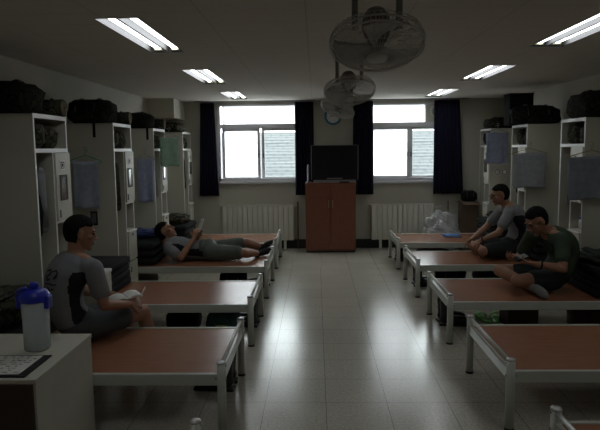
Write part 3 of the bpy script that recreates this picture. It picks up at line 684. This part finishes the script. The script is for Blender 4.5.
for s in (-1, 1):
    MB().box(-.13, .13, 0, .11, 0, .004, T=Matrix.Translation((0, s*.13, .78)) @ Matrix.Rotation(s*-.35 if s > 0 else math.pi+.35, 4, 'X')).done('box_flap', m_card, t)
d = duffel('dark bag stuffed on top of the brown corner box', (.24, .22, .18), m_black, 77); d.location = (2.44, 9.60, .785)
d['label'] = 'dark bag stuffed on top of the brown corner box'

# ------------------------------------------------------------------ under the beds: boots, bags, slippers
def remesh(b, vox, name, mats, parent=None, smooth=3, pick=None):
    bmesh.ops.recalc_face_normals(b.b, faces=b.b.faces)
    me = bpy.data.meshes.new('t'); b.b.to_mesh(me); b.b.free(); o = bpy.data.objects.new('t', me); COL.objects.link(o)
    r = o.modifiers.new('r', 'REMESH'); r.mode = 'VOXEL'; r.voxel_size = vox; r.use_smooth_shade = True
    q = o.modifiers.new('s', 'SMOOTH'); q.factor = .5; q.iterations = smooth
    dg = bpy.context.evaluated_depsgraph_get(); m2 = bpy.data.meshes.new_from_object(o.evaluated_get(dg)); m2.name = name
    bpy.data.objects.remove(o); bpy.data.meshes.remove(me)
    m2.materials.clear()
    for m in mats: m2.materials.append(m)
    for p in m2.polygons:
        p.use_smooth = True; p.material_index = pick(p.center) if pick else 0
    o = bpy.data.objects.new(name, m2); COL.objects.link(o)
    if parent: o.parent = parent
    return o
def make_boot():
    t = thing('combat_boot', '', 'boot', group='black boots under the beds')
    b = MB(); b.ell((0, .07, .05), (.048, .12, .045)); b.ell((0, -.03, .06), (.042, .06, .05)); b.cone((0, -.035, .07), .045, (0, -.04, .215), .05)
    remesh(b, .008, 'boot_upper', [mat('boot_leather', (.012, .012, .012), .35)], t)
    b = MB(); b.box(-.047, .047, -.095, .19, 0, .022, bev=.01); b.done('sole', m_rubber, t)
    b = MB()
    for k in range(6): b.tube([(-.022, .09-.022*k if k < 3 else .03-.004*k, .088+.022*k), (.022, .09-.022*k if k < 3 else .03-.004*k, .094+.022*k)], .003, 5)
    b.done('lace', m_web, t, True); return t
boot0 = make_boot(); first = True
spots = [(-.66, 4.02, 1), (-.64, 5.50, 1), (-.66, 7.08, 1), (-.66, 8.72, 1), (1.23, 5.52, 0), (1.25, 7.10, 0), (1.25, 8.7, 0)]
desc = ['under the foot of the bed with the book reader', 'under the foot of the empty left bed', 'under the foot of the lying man\'s bed', 'under the foot of the farthest left bed', 'under the foot of the bed of the man in green', 'under the foot of the bed of the man in grey', 'under the foot of the farthest right bed']
for k, (x, y, s) in enumerate(spots):
    for j in (0, 1):
        a = (.12 if j else -.1) + (math.pi/2 if s else -math.pi/2)
        o = boot0 if first else copy_tree(boot0); first = False
        o.location = (x-(.0 if s else 0), y+(j-.5)*.13, 0); o.rotation_euler = (0, 0, a)
        o['label'] = '%s black boot %s' % (('nearer', 'farther')[j], desc[k])
def floorbag(x, y, dims, m, label, sd, rz=0):
    d = duffel(label, dims, m, sd, name='floor_bag'); d.location = (x, y, 0); d.rotation_euler = (0, 0, rz); return d
t = floorbag(-.84, 5.25, (.30, .30, .22), m_teal, 'teal bag with a yellow patch under the empty left bed', 51); B1('patch', m_yel, t, -.05, .05, -.165, -.145, .05, .11)
floorbag(-1.22, 5.35, (.30, .3, .22), m_black, 'black bag left of the teal bag under the empty left bed', 52)
floorbag(-1.0, 7.1, (.32, .3, .2), m_black, 'black bag under the bed of the lying man', 53)

floorbag(1.62, 7.25, (.36, .28, .2), m_black, 'black bag under the bed of the man in grey', 55)
floorbag(2.1, 7.2, (.40, .28, .18), m_camo2, 'dark bag farther in under the bed of the man in grey', 56)
floorbag(2.45, 5.4, (.3, .26, .2), m_redbr, 'maroon bag under the bed of the man in green', 57)
floorbag(1.7, 8.7, (.5, .3, .18), m_camo, 'camouflage bag under the farthest right bed', 58)
floorbag(-.93, 8.75, (.35, .3, .22), m_black, 'black bag under the farthest left bed', 59)
t = thing('cardboard_box', 'brown open box under the bed of the man in green', 'box', (1.88, 5.5, 0), .05); m_dk = mat('dark_brown_board', (.05, .03, .022), .8)
b = MB(); b.box(-.14, .14, -.11, -.105, 0, .2); b.box(-.14, .14, .105, .11, 0, .2); b.box(-.14, -.135, -.11, .11, 0, .2); b.box(.135, .14, -.11, .11, 0, .2); b.box(-.14, .14, -.11, .11, 0, .006); b.done('box_body', m_dk, t)
MB().box(-.12, .12, -.09, .09, .006, .15, bev=.02).done('box_filling', m_black, t)
for k in (0, 1):
    t = thing('slipper', '%s green rubber slipper on the floor under the bed of the man in green' % ('left', 'right')[k], 'slipper', (1.585+.115*k, 5.60, 0), .25-.5*k, 'green slippers')
    b = MB(); b.ell((0, .05, .014), (.05, .08, .013)); b.ell((0, -.06, .014), (.04, .07, .013)); b.box(-.03, .03, -.06, .05, .003, .025); remesh(b, .006, 'slipper_sole', [m_grn], t)
    MB().grid(10, 5, lambda u, v: V((.056*math.cos(math.pi*u), .02+.07*v, .018+.05*math.sin(math.pi*u)))).done('slipper_strap', m_grn, t, True, solid=.006)

# ------------------------------------------------------------------ people
def basis(x, y, z): return Matrix((x, y, z)).transposed()
def lerp(a, b, t): return a+(b-a)*t
def hand(b, wrist, dirv, nrm, thumb, curl=(.5, .6, .4), flatr=1):
    d = V(dirv).normalized(); n = (V(nrm)-d*V(nrm).dot(d)).normalized(); a = d.cross(n).normalized(); w_ = V(wrist)
    b.ell(w_+d*.045, (.038, .050, .015), basis(a, d, n)); b.cone(w_, .024, w_+d*.02, .022)
    for i, L in enumerate((.070, .078, .073, .058)):
        o_ = (i-1.5)*-thumb; p = w_+d*(.083-.004*abs(i-1.2))+a*o_*.0215*-1; ang = 0; q = (d+a*(o_*-.06)).normalized()
        for k, f in enumerate((.45, .30, .25)):
            ang += curl[k]; v = q*math.cos(ang)+n*math.sin(ang); e = p+v*L*f*1.05; b.cone(p, .0092-.0006*k, e, .0086-.0006*k, 8); p = e
    p = w_+d*.025+a*thumb*-.026*-1; v = (d*.55+a*thumb*.75+n*.35).normalized(); e = p+v*.04; b.cone(p, .0125, e, .0105, 8)
    v2 = (d*.85+a*thumb*.25+n*.5).normalized(); b.cone(e, .0105, e+v2*.032, .009, 8)
def person(label, J, fwd_b, fwd_p, head, hf, hu, top, short, sidemat=None, glasses=False, feet=None, hands=(), sleeve=.62, shortlen=.72, sock=False, sneck=None):
    root = thing('person', label, 'person', J['pel']); org = V(J['pel'])
    J = {k: V(v)-org for k, v in J.items()}; head = V(head)-org
    hf = V(hf).normalized(); hr = hf.cross(V(hu)).normalized(); hu = hr.cross(hf); HB = basis(hr, hf, hu); hp = lambda x, y, z: head+HB @ V((x, y, z))
    pel, nk = J['pel'], J['neck']; sh = (J['shR']-J['shL']).normalized(); hi = (J['hipR']-J['hipL']).normalized(); ax = (nk-pel).normalized()
    bend = V(J['mid']) if 'mid' in J else lerp(pel, nk, .5)
    def spine(t): return (1-t)**2*pel+2*t*(1-t)*(2*bend-(pel+nk)/2)+t*t*nk
    def torso(b, infl, t0, t1, n=26):
        for k in range(n+1):
            t = t0+(t1-t0)*k/n; c = spine(t); x = lerp(hi, sh, t).normalized(); z = (spine(min(1, t+.05))-spine(max(0, t-.05))).normalized(); x = (x-z*x.dot(z)).normalized(); y = z.cross(x)
            wv = [(.0, .160, .110), (.25, .140, .100), (.5, .145, .105), (.75, .170, .110), (.9, .150, .090), (1, .075, .065)]
            for (a, w0, d0), (c_, w1, d1) in zip(wv, wv[1:]):
                if a <= t <= c_: f = (t-a)/(c_-a); rx, ry = lerp(w0, w1, f), lerp(d0, d1, f); break
            b.ell(c, (rx+infl, ry+infl, .06), basis(x, y, z), 18)
    b = MB(); torso(b, 0, 0, 1)
    b.cone(nk-ax*.02, .058, hp(0, -.02, -.06), .054); b.cone(hp(0, -.02, -.06), .054, hp(0, -.01, -.02), .06)
    b.ell(hp(0, -.012, .035), (.075, .095, .085), HB, 24); b.ell(hp(0, .025, -.035), (.058, .068, .075), HB, 20); b.ell(hp(0, .072, -.092), (.024, .02, .018), HB, 12)
    b.cone(hp(0, .088, .018), .008, hp(0, .110, -.018), .0125, 10)
    for s in (-1, 1):
        b.ell(hp(s*.011, .103, -.022), (.010, .010, .008), HB, 8); b.ell(hp(s*.077, -.004, -.002), (.011, .022, .034), HB, 12); b.ell(hp(s*.030, .082, .034), (.026, .012, .008), HB, 10); b.ell(hp(s*.042, .062, -.012), (.022, .02, .018), HB, 10)
    b.ell(hp(0, .091, -.050), (.024, .010, .0065), HB, 12); b.ell(hp(0, .088, -.062), (.021, .010, .007), HB, 12)
    for s in 'LR':
        A, E, W_ = J['sh'+s], J['el'+s], J['wr'+s]; b.cone(lerp(nk, A, .5), .052, A, .056); b.cone(A, .053, E, .038); b.cone(E, .039, lerp(E, W_, .3), .038); b.cone(lerp(E, W_, .3), .038, W_, .025)
        hj, K, An = J['hip'+s], J['kn'+s], J['an'+s]; b.cone(hj, .086, K, .054); b.cone(K, .054, lerp(K, An, .3), .054); b.cone(lerp(K, An, .3), .054, An, .034)
        T_ = J['toe'+s]; d = (T_-An).normalized(); sh_ = (K-An).normalized(); u_ = (sh_-d*sh_.dot(d)).normalized()
        b.ell(lerp(An, T_, .55)-u_*.012, (.040, .115, .030), basis(d.cross(u_), d, u_), 14); b.ell(An-u_*.02-d*.015, (.034, .042, .036), basis(d.cross(u_), d, u_), 12)
    for h_ in hands:
        w_ = J['wr'+h_[0]]; hand(b, w_, h_[1], h_[2], h_[3], *(h_[4:] if len(h_) > 4 else ()))
    lipc = hp(0, .096, -.056)
    def pk(c):
        l = HB.transposed() @ (c-head)
        if abs(l.x) < .024 and l.y > .08 and -.067 < l.z < -.044: return 1
        return 0
    body = remesh(b, .0062, 'body', [m_skin, m_lip], root, 2, pk)
    # eyes, brows
    for s in (-1, 1):
        MB().ell(hp(s*.031, .0805, .012), (.013, .008, .0065), HB, 12).done('eye', m_eye, root, True)
        MB().ell(hp(s*.032, .091, .034), (.019, .005, .0035), HB, 10).done('eyebrow', m_hair, root, True)
    # hair: a cap over the cranium, cut at the hairline
    def hf_(p, d):
        if d.y > .45: zl = .52-.25*min(1, abs(d.x)*1.6)            # forehead hairline
        elif d.y > -.05: zl = .05+.62*(d.y+.05)                     # temples down to the ear
        else: zl = -.82                                             # back down to the nape
        k = min(1, max(0, (d.z-zl+.06)/.12)); k2 = .86+.215*k+.03*fbm(d*9)*k
        return V((d.x*.077*k2, d.y*.097*k2, d.z*(.087 if d.z > 0 else (.125 if d.y < -.05 else .08))*(k2 if d.z > 0 else max(k2, .9))))
    MB().ell(hp(0, -.014, .037), (1, 1, 1), HB, 64, hf_).done('hair', m_hair, root, True)
    # shirt
    b = MB(); torso(b, .013, .10, .93)
    for s in 'LR':
        A, E = J['sh'+s], J['el'+s]; b.cone(lerp(nk, A, .45)-ax*.015, .060, A-ax*.005, .068); b.cone(A-ax*.005, .068, lerp(A, E, sleeve), .063)
    xx = sh
    def pk2(c):
        if not sidemat: return 0
        t = (c-pel).dot(ax)/(nk-pel).length; cc = spine(max(0, min(1, t))); q = c-cc; q = q-ax*q.dot(ax); return 1 if (t < .80 and abs(q.dot(xx)) > .135+.02*t and q.length < .21) else 0
    st = remesh(b, .009, 'shirt', [top, sidemat or top], root, 8, pk2); 
    cxs = [nk+ax*.004+(HB @ V((0, 0, 0)))*0+(sh*math.cos(a*math.pi/12)*.075+ax.cross(sh)*math.sin(a*math.pi/12)*.068) for a in range(24)]
    MB().tube(cxs, .008, 8, True).done('collar', sneck or top, st, True)
    # shorts
    b = MB(); b.ell(pel, (.172, .125, .10), basis(hi, ax.cross(hi), ax), 18); b.ell(lerp(pel, nk, .12), (.160, .118, .07), basis(hi, ax.cross(hi), ax), 18)
    for s in 'LR':
        hj, K = J['hip'+s], J['kn'+s]; e = lerp(hj, K, shortlen); b.cone(hj, .100, e, .083)
    remesh(b, .009, 'shorts', [short], root, 4)
    if sock:
        for s in 'LR':
            An, T_ = J['an'+s], J['toe'+s]; d = (T_-An).normalized(); sh_ = (J['kn'+s]-An).normalized(); u_ = (sh_-d*sh_.dot(d)).normalized()
            b = MB(); b.ell(lerp(An, T_, .55)-u_*.012, (.045, .121, .035), basis(d.cross(u_), d, u_), 14); b.ell(An-u_*.02-d*.015, (.039, .047, .042), basis(d.cross(u_), d, u_), 12); b.cone(An, .040, lerp(An, J['kn'+s], .12), .041)
            remesh(b, .009, 'sock', [sock], root, 2)
    if glasses:
        b = MB()
        for s in (-1, 1):
            b.tube([hp(s*.032+.024*math.cos(a*math.pi/8), .104, .010+.017*math.sin(a*math.pi/8)) for a in range(16)], .0022, 6, True); b.tube([hp(s*.056, .104, .014), hp(s*.078, .085, .016), hp(s*.082, .0, .012)], .002, 6)
        b.tube([hp(-.008, .106, .012), hp(.008, .106, .012)], .002, 6); b.done('glasses', m_tv, root, True)
    return root
def watch(root, wr, el, name='wrist_watch'):
    org = root.location; w_ = V(wr)-org; d = (V(el)-V(wr)).normalized(); x = d.orthogonal().normalized(); y = d.cross(x); c = w_+d*.03
    MB().tube([c+(x*math.cos(a*.5236)+y*math.sin(a*.5236))*.031 for a in range(12)], .008, 6, True).done(name, m_tv, root, True)

# 1: reader on the near left bed, seen from behind
Z = V((0, 0, 1))
p1 = person('person seen from behind in a grey T-shirt, sitting on a bed with a book', dict(
    pel=(-1.64, 3.93, .482), mid=(-1.70, 3.90, .70), neck=(-1.63, 3.97, .935), shR=(-1.475, 3.855, .875), shL=(-1.775, 4.085, .875),
    elR=(-1.415, 3.87, .62), elL=(-1.70, 4.22, .64), wrR=(-1.325, 4.095, .565), wrL=(-1.49, 4.29, .585),
    hipR=(-1.56, 3.90, .465), hipL=(-1.68, 4.02, .465), knR=(-1.285, 4.30, .455), knL=(-1.47, 4.42, .455), anR=(-1.25, 4.40, .085), anL=(-1.46, 4.55, .085),
    toeR=(-1.15, 4.50, .035), toeL=(-1.38, 4.68, .035)), None, None, (-1.605, 4.0, 1.085), (.90, .42, -.22), (.1, .05, 1), m_tee, mat('charcoal_shorts', (.07, .08, .085), .9), m_teeb, shortlen=.6,
    hands=(('R', (.5, .85, -.05), (-.5, .4, -.5), -1, (.35, .5, .4)), ('L', (.9, .1, -.1), (0, -.4, -.8), 1, (.35, .5, .4))))
# logo on the shirt back
t = thing('open_book', 'open white book held on the lap of the near left man', 'book', (-1.37, 4.17, .585), math.radians(35))
for s in (-1, 1): MB().grid(8, 4, lambda u, v: V((s*.105*u, (v-.5)*.15, .018+.016*math.sin(u*3)-.006*u))).done('page_block', m_paper, t, True, solid=.008)
t.rotation_euler = (.05, -.12, math.radians(35))
tag(MB().tube([(0, 0, 0), (.03, .02, .07)], .004, 6).done('pen', m_edge, None, True, loc=(-1.262, 4.17, .60)), 'white pen in the right hand of the reader', 'pen')
bpy.context.view_layer.update()
sh1 = [k for k in bpy.data.objects if k.parent == p1 and k.name.startswith('shirt')][0]
def onback(u, v):
    o_ = V((-1.74-p1.location.x, 3.80-p1.location.y, .80-p1.location.z)); sd = V((.8, -.6, 0)); d = V((.35, .94, -.1)).normalized()
    ok, q, n_, _ = sh1.ray_cast(o_+sd*u+Z*v-d*.5, d); return q+n_*.003 if ok else o_+sd*u+Z*v
b = MB()
for st_ in (((-.045, .05), (-.02, .06), (-.005, .045), (-.02, .03), (-.045, .02), (-.03, .0), (-.008, .01)), ((.01, .05), (.03, .06), (.045, .045), (.04, .02), (.02, .01), (.035, .035)), ((-.04, -.02), (-.01, -.015), (.02, -.02), (.045, -.015)), ((-.02, -.035), (.0, -.05), (.03, -.04))):
    b.tube([onback(u*1.2, v*1.2) for u, v in st_], .0045, 6)
b.done('back_print', m_teeb, p1, True)
# 2: lying on the fourth left bed
p2 = person('person in a grey T-shirt lying on his back on a left bed', dict(
    pel=(-1.27, 6.94, .482), mid=(-1.48, 6.95, .475), neck=(-1.755, 6.95, .565), shR=(-1.70, 7.13, .530), shL=(-1.70, 6.77, .515),
    elR=(-1.53, 7.19, .44), elL=(-1.545, 6.68, .425), wrR=(-1.40, 7.02, .62), wrL=(-1.42, 6.84, .625),
    hipR=(-1.24, 7.03, .462), hipL=(-1.24, 6.85, .462), knR=(-.845, 7.10, .53), knL=(-.83, 6.80, .455), anR=(-.67, 7.25, .45), anL=(-.69, 7.07, .405),
    toeR=(-.58, 7.34, .50), toeL=(-.57, 7.20, .43)), None, None, (-1.775, 6.95, .69), (.80, .0, .55), (-.55, 0, .8), m_tee, m_short, m_teeb, sock=m_teeb,
    hands=(('R', (.25, -.25, .9), (.0, -1, .0), -1, (.5, .7, .5)), ('L', (.25, .3, .9), (.0, 1, .0), 1, (.5, .7, .5))), shortlen=.80)
p2.children
t = thing('booklet', 'small white booklet held up by the lying man', 'booklet', (-1.385, 6.93, .72), math.radians(8))
t.rotation_euler = (0, math.radians(20), math.radians(8))
for s in (-1, 1): MB().box(-.004, .004, 0, .085*s, -.02, .125, T=Matrix.Rotation(s*-.35, 4, 'Z')).done('page_block', m_paper, t)
# 3: man in grey on the fourth right bed
p3 = person('person with glasses in a grey T-shirt sitting cross-legged on a far right bed', dict(
    pel=(2.30, 7.02, .482), mid=(2.37, 7.02, .71), neck=(2.235, 7.0, .955), shL=(2.20, 6.83, .90), shR=(2.23, 7.19, .895),
    elL=(2.07, 6.79, .67), elR=(2.05, 7.25, .67), wrL=(1.89, 6.87, .57), wrR=(1.87, 7.13, .56),
    hipL=(2.25, 6.93, .465), hipR=(2.25, 7.12, .465), knL=(1.88, 6.74, .47), knR=(1.88, 7.28, .47), anL=(2.02, 7.07, .41), anR=(2.0, 6.93, .42),
    toeL=(1.90, 7.16, .40), toeR=(1.90, 6.83, .41)), None, None, (2.135, 6.99, 1.085), (-.95, -.05, -.22), (-.15, 0, 1), m_tee, m_shortd, m_teeb, glasses=True, shortlen=.8,
    hands=(('L', (-.8, .25, -.45), (.2, .5, -.8), 1, (.3, .4, .3)), ('R', (-.8, -.2, -.45), (.2, -.5, -.8), -1, (.3, .4, .3))))
watch(p3, (1.89, 6.87, .57), (2.07, 6.79, .67))
# 4: man in green on the third right bed
p4 = person('person with glasses in a dark green T-shirt sitting cross-legged, head bent over his hands', dict(
    pel=(2.15, 5.40, .482), mid=(2.24, 5.42, .69), neck=(2.075, 5.37, .875), shL=(2.135, 5.20, .835), shR=(1.985, 5.52, .825),
    elL=(2.11, 5.10, .60), elR=(1.90, 5.60, .60), wrL=(1.89, 5.10, .64), wrR=(1.76, 5.38, .65),
    hipL=(2.11, 5.30, .465), hipR=(2.06, 5.47, .465), knL=(1.73, 5.13, .49), knR=(1.70, 5.53, .50), anL=(1.95, 5.38, .42), anR=(1.89, 5.12, .42),
    toeL=(1.84, 5.48, .40), toeR=(1.905, 5.00, .405)), None, None, (1.955, 5.32, .985), (-.78, -.22, -.58), (-.55, -.1, .8), m_green, m_shortd, None, glasses=True, sock=m_sock, shortlen=.55,
    hands=(('L', (-.85, .5, .05), (-.1, .4, .8), 1, (.5, .6, .5)), ('R', (-.4, -.85, .05), (.2, -.2, .8), -1, (.5, .6, .5))))
watch(p4, (1.89, 5.10, .64), (2.11, 5.10, .60))
t = thing('shoe_polish_tin', 'flat dark gadget held in the hands of the man in green', 'gadget', (1.79, 5.20, .675), .4); B1('gadget_body', m_tv, t, -.06, .06, -.035, .035, 0, .015, bev=.004); B1('gadget_face', m_silver, t, -.03, .05, -.028, .028, .015, .017, bev=0)
t.rotation_euler = (.3, -.2, .4); t.name = 'handheld_gadget'
# badge print on the back of the reader's shirt
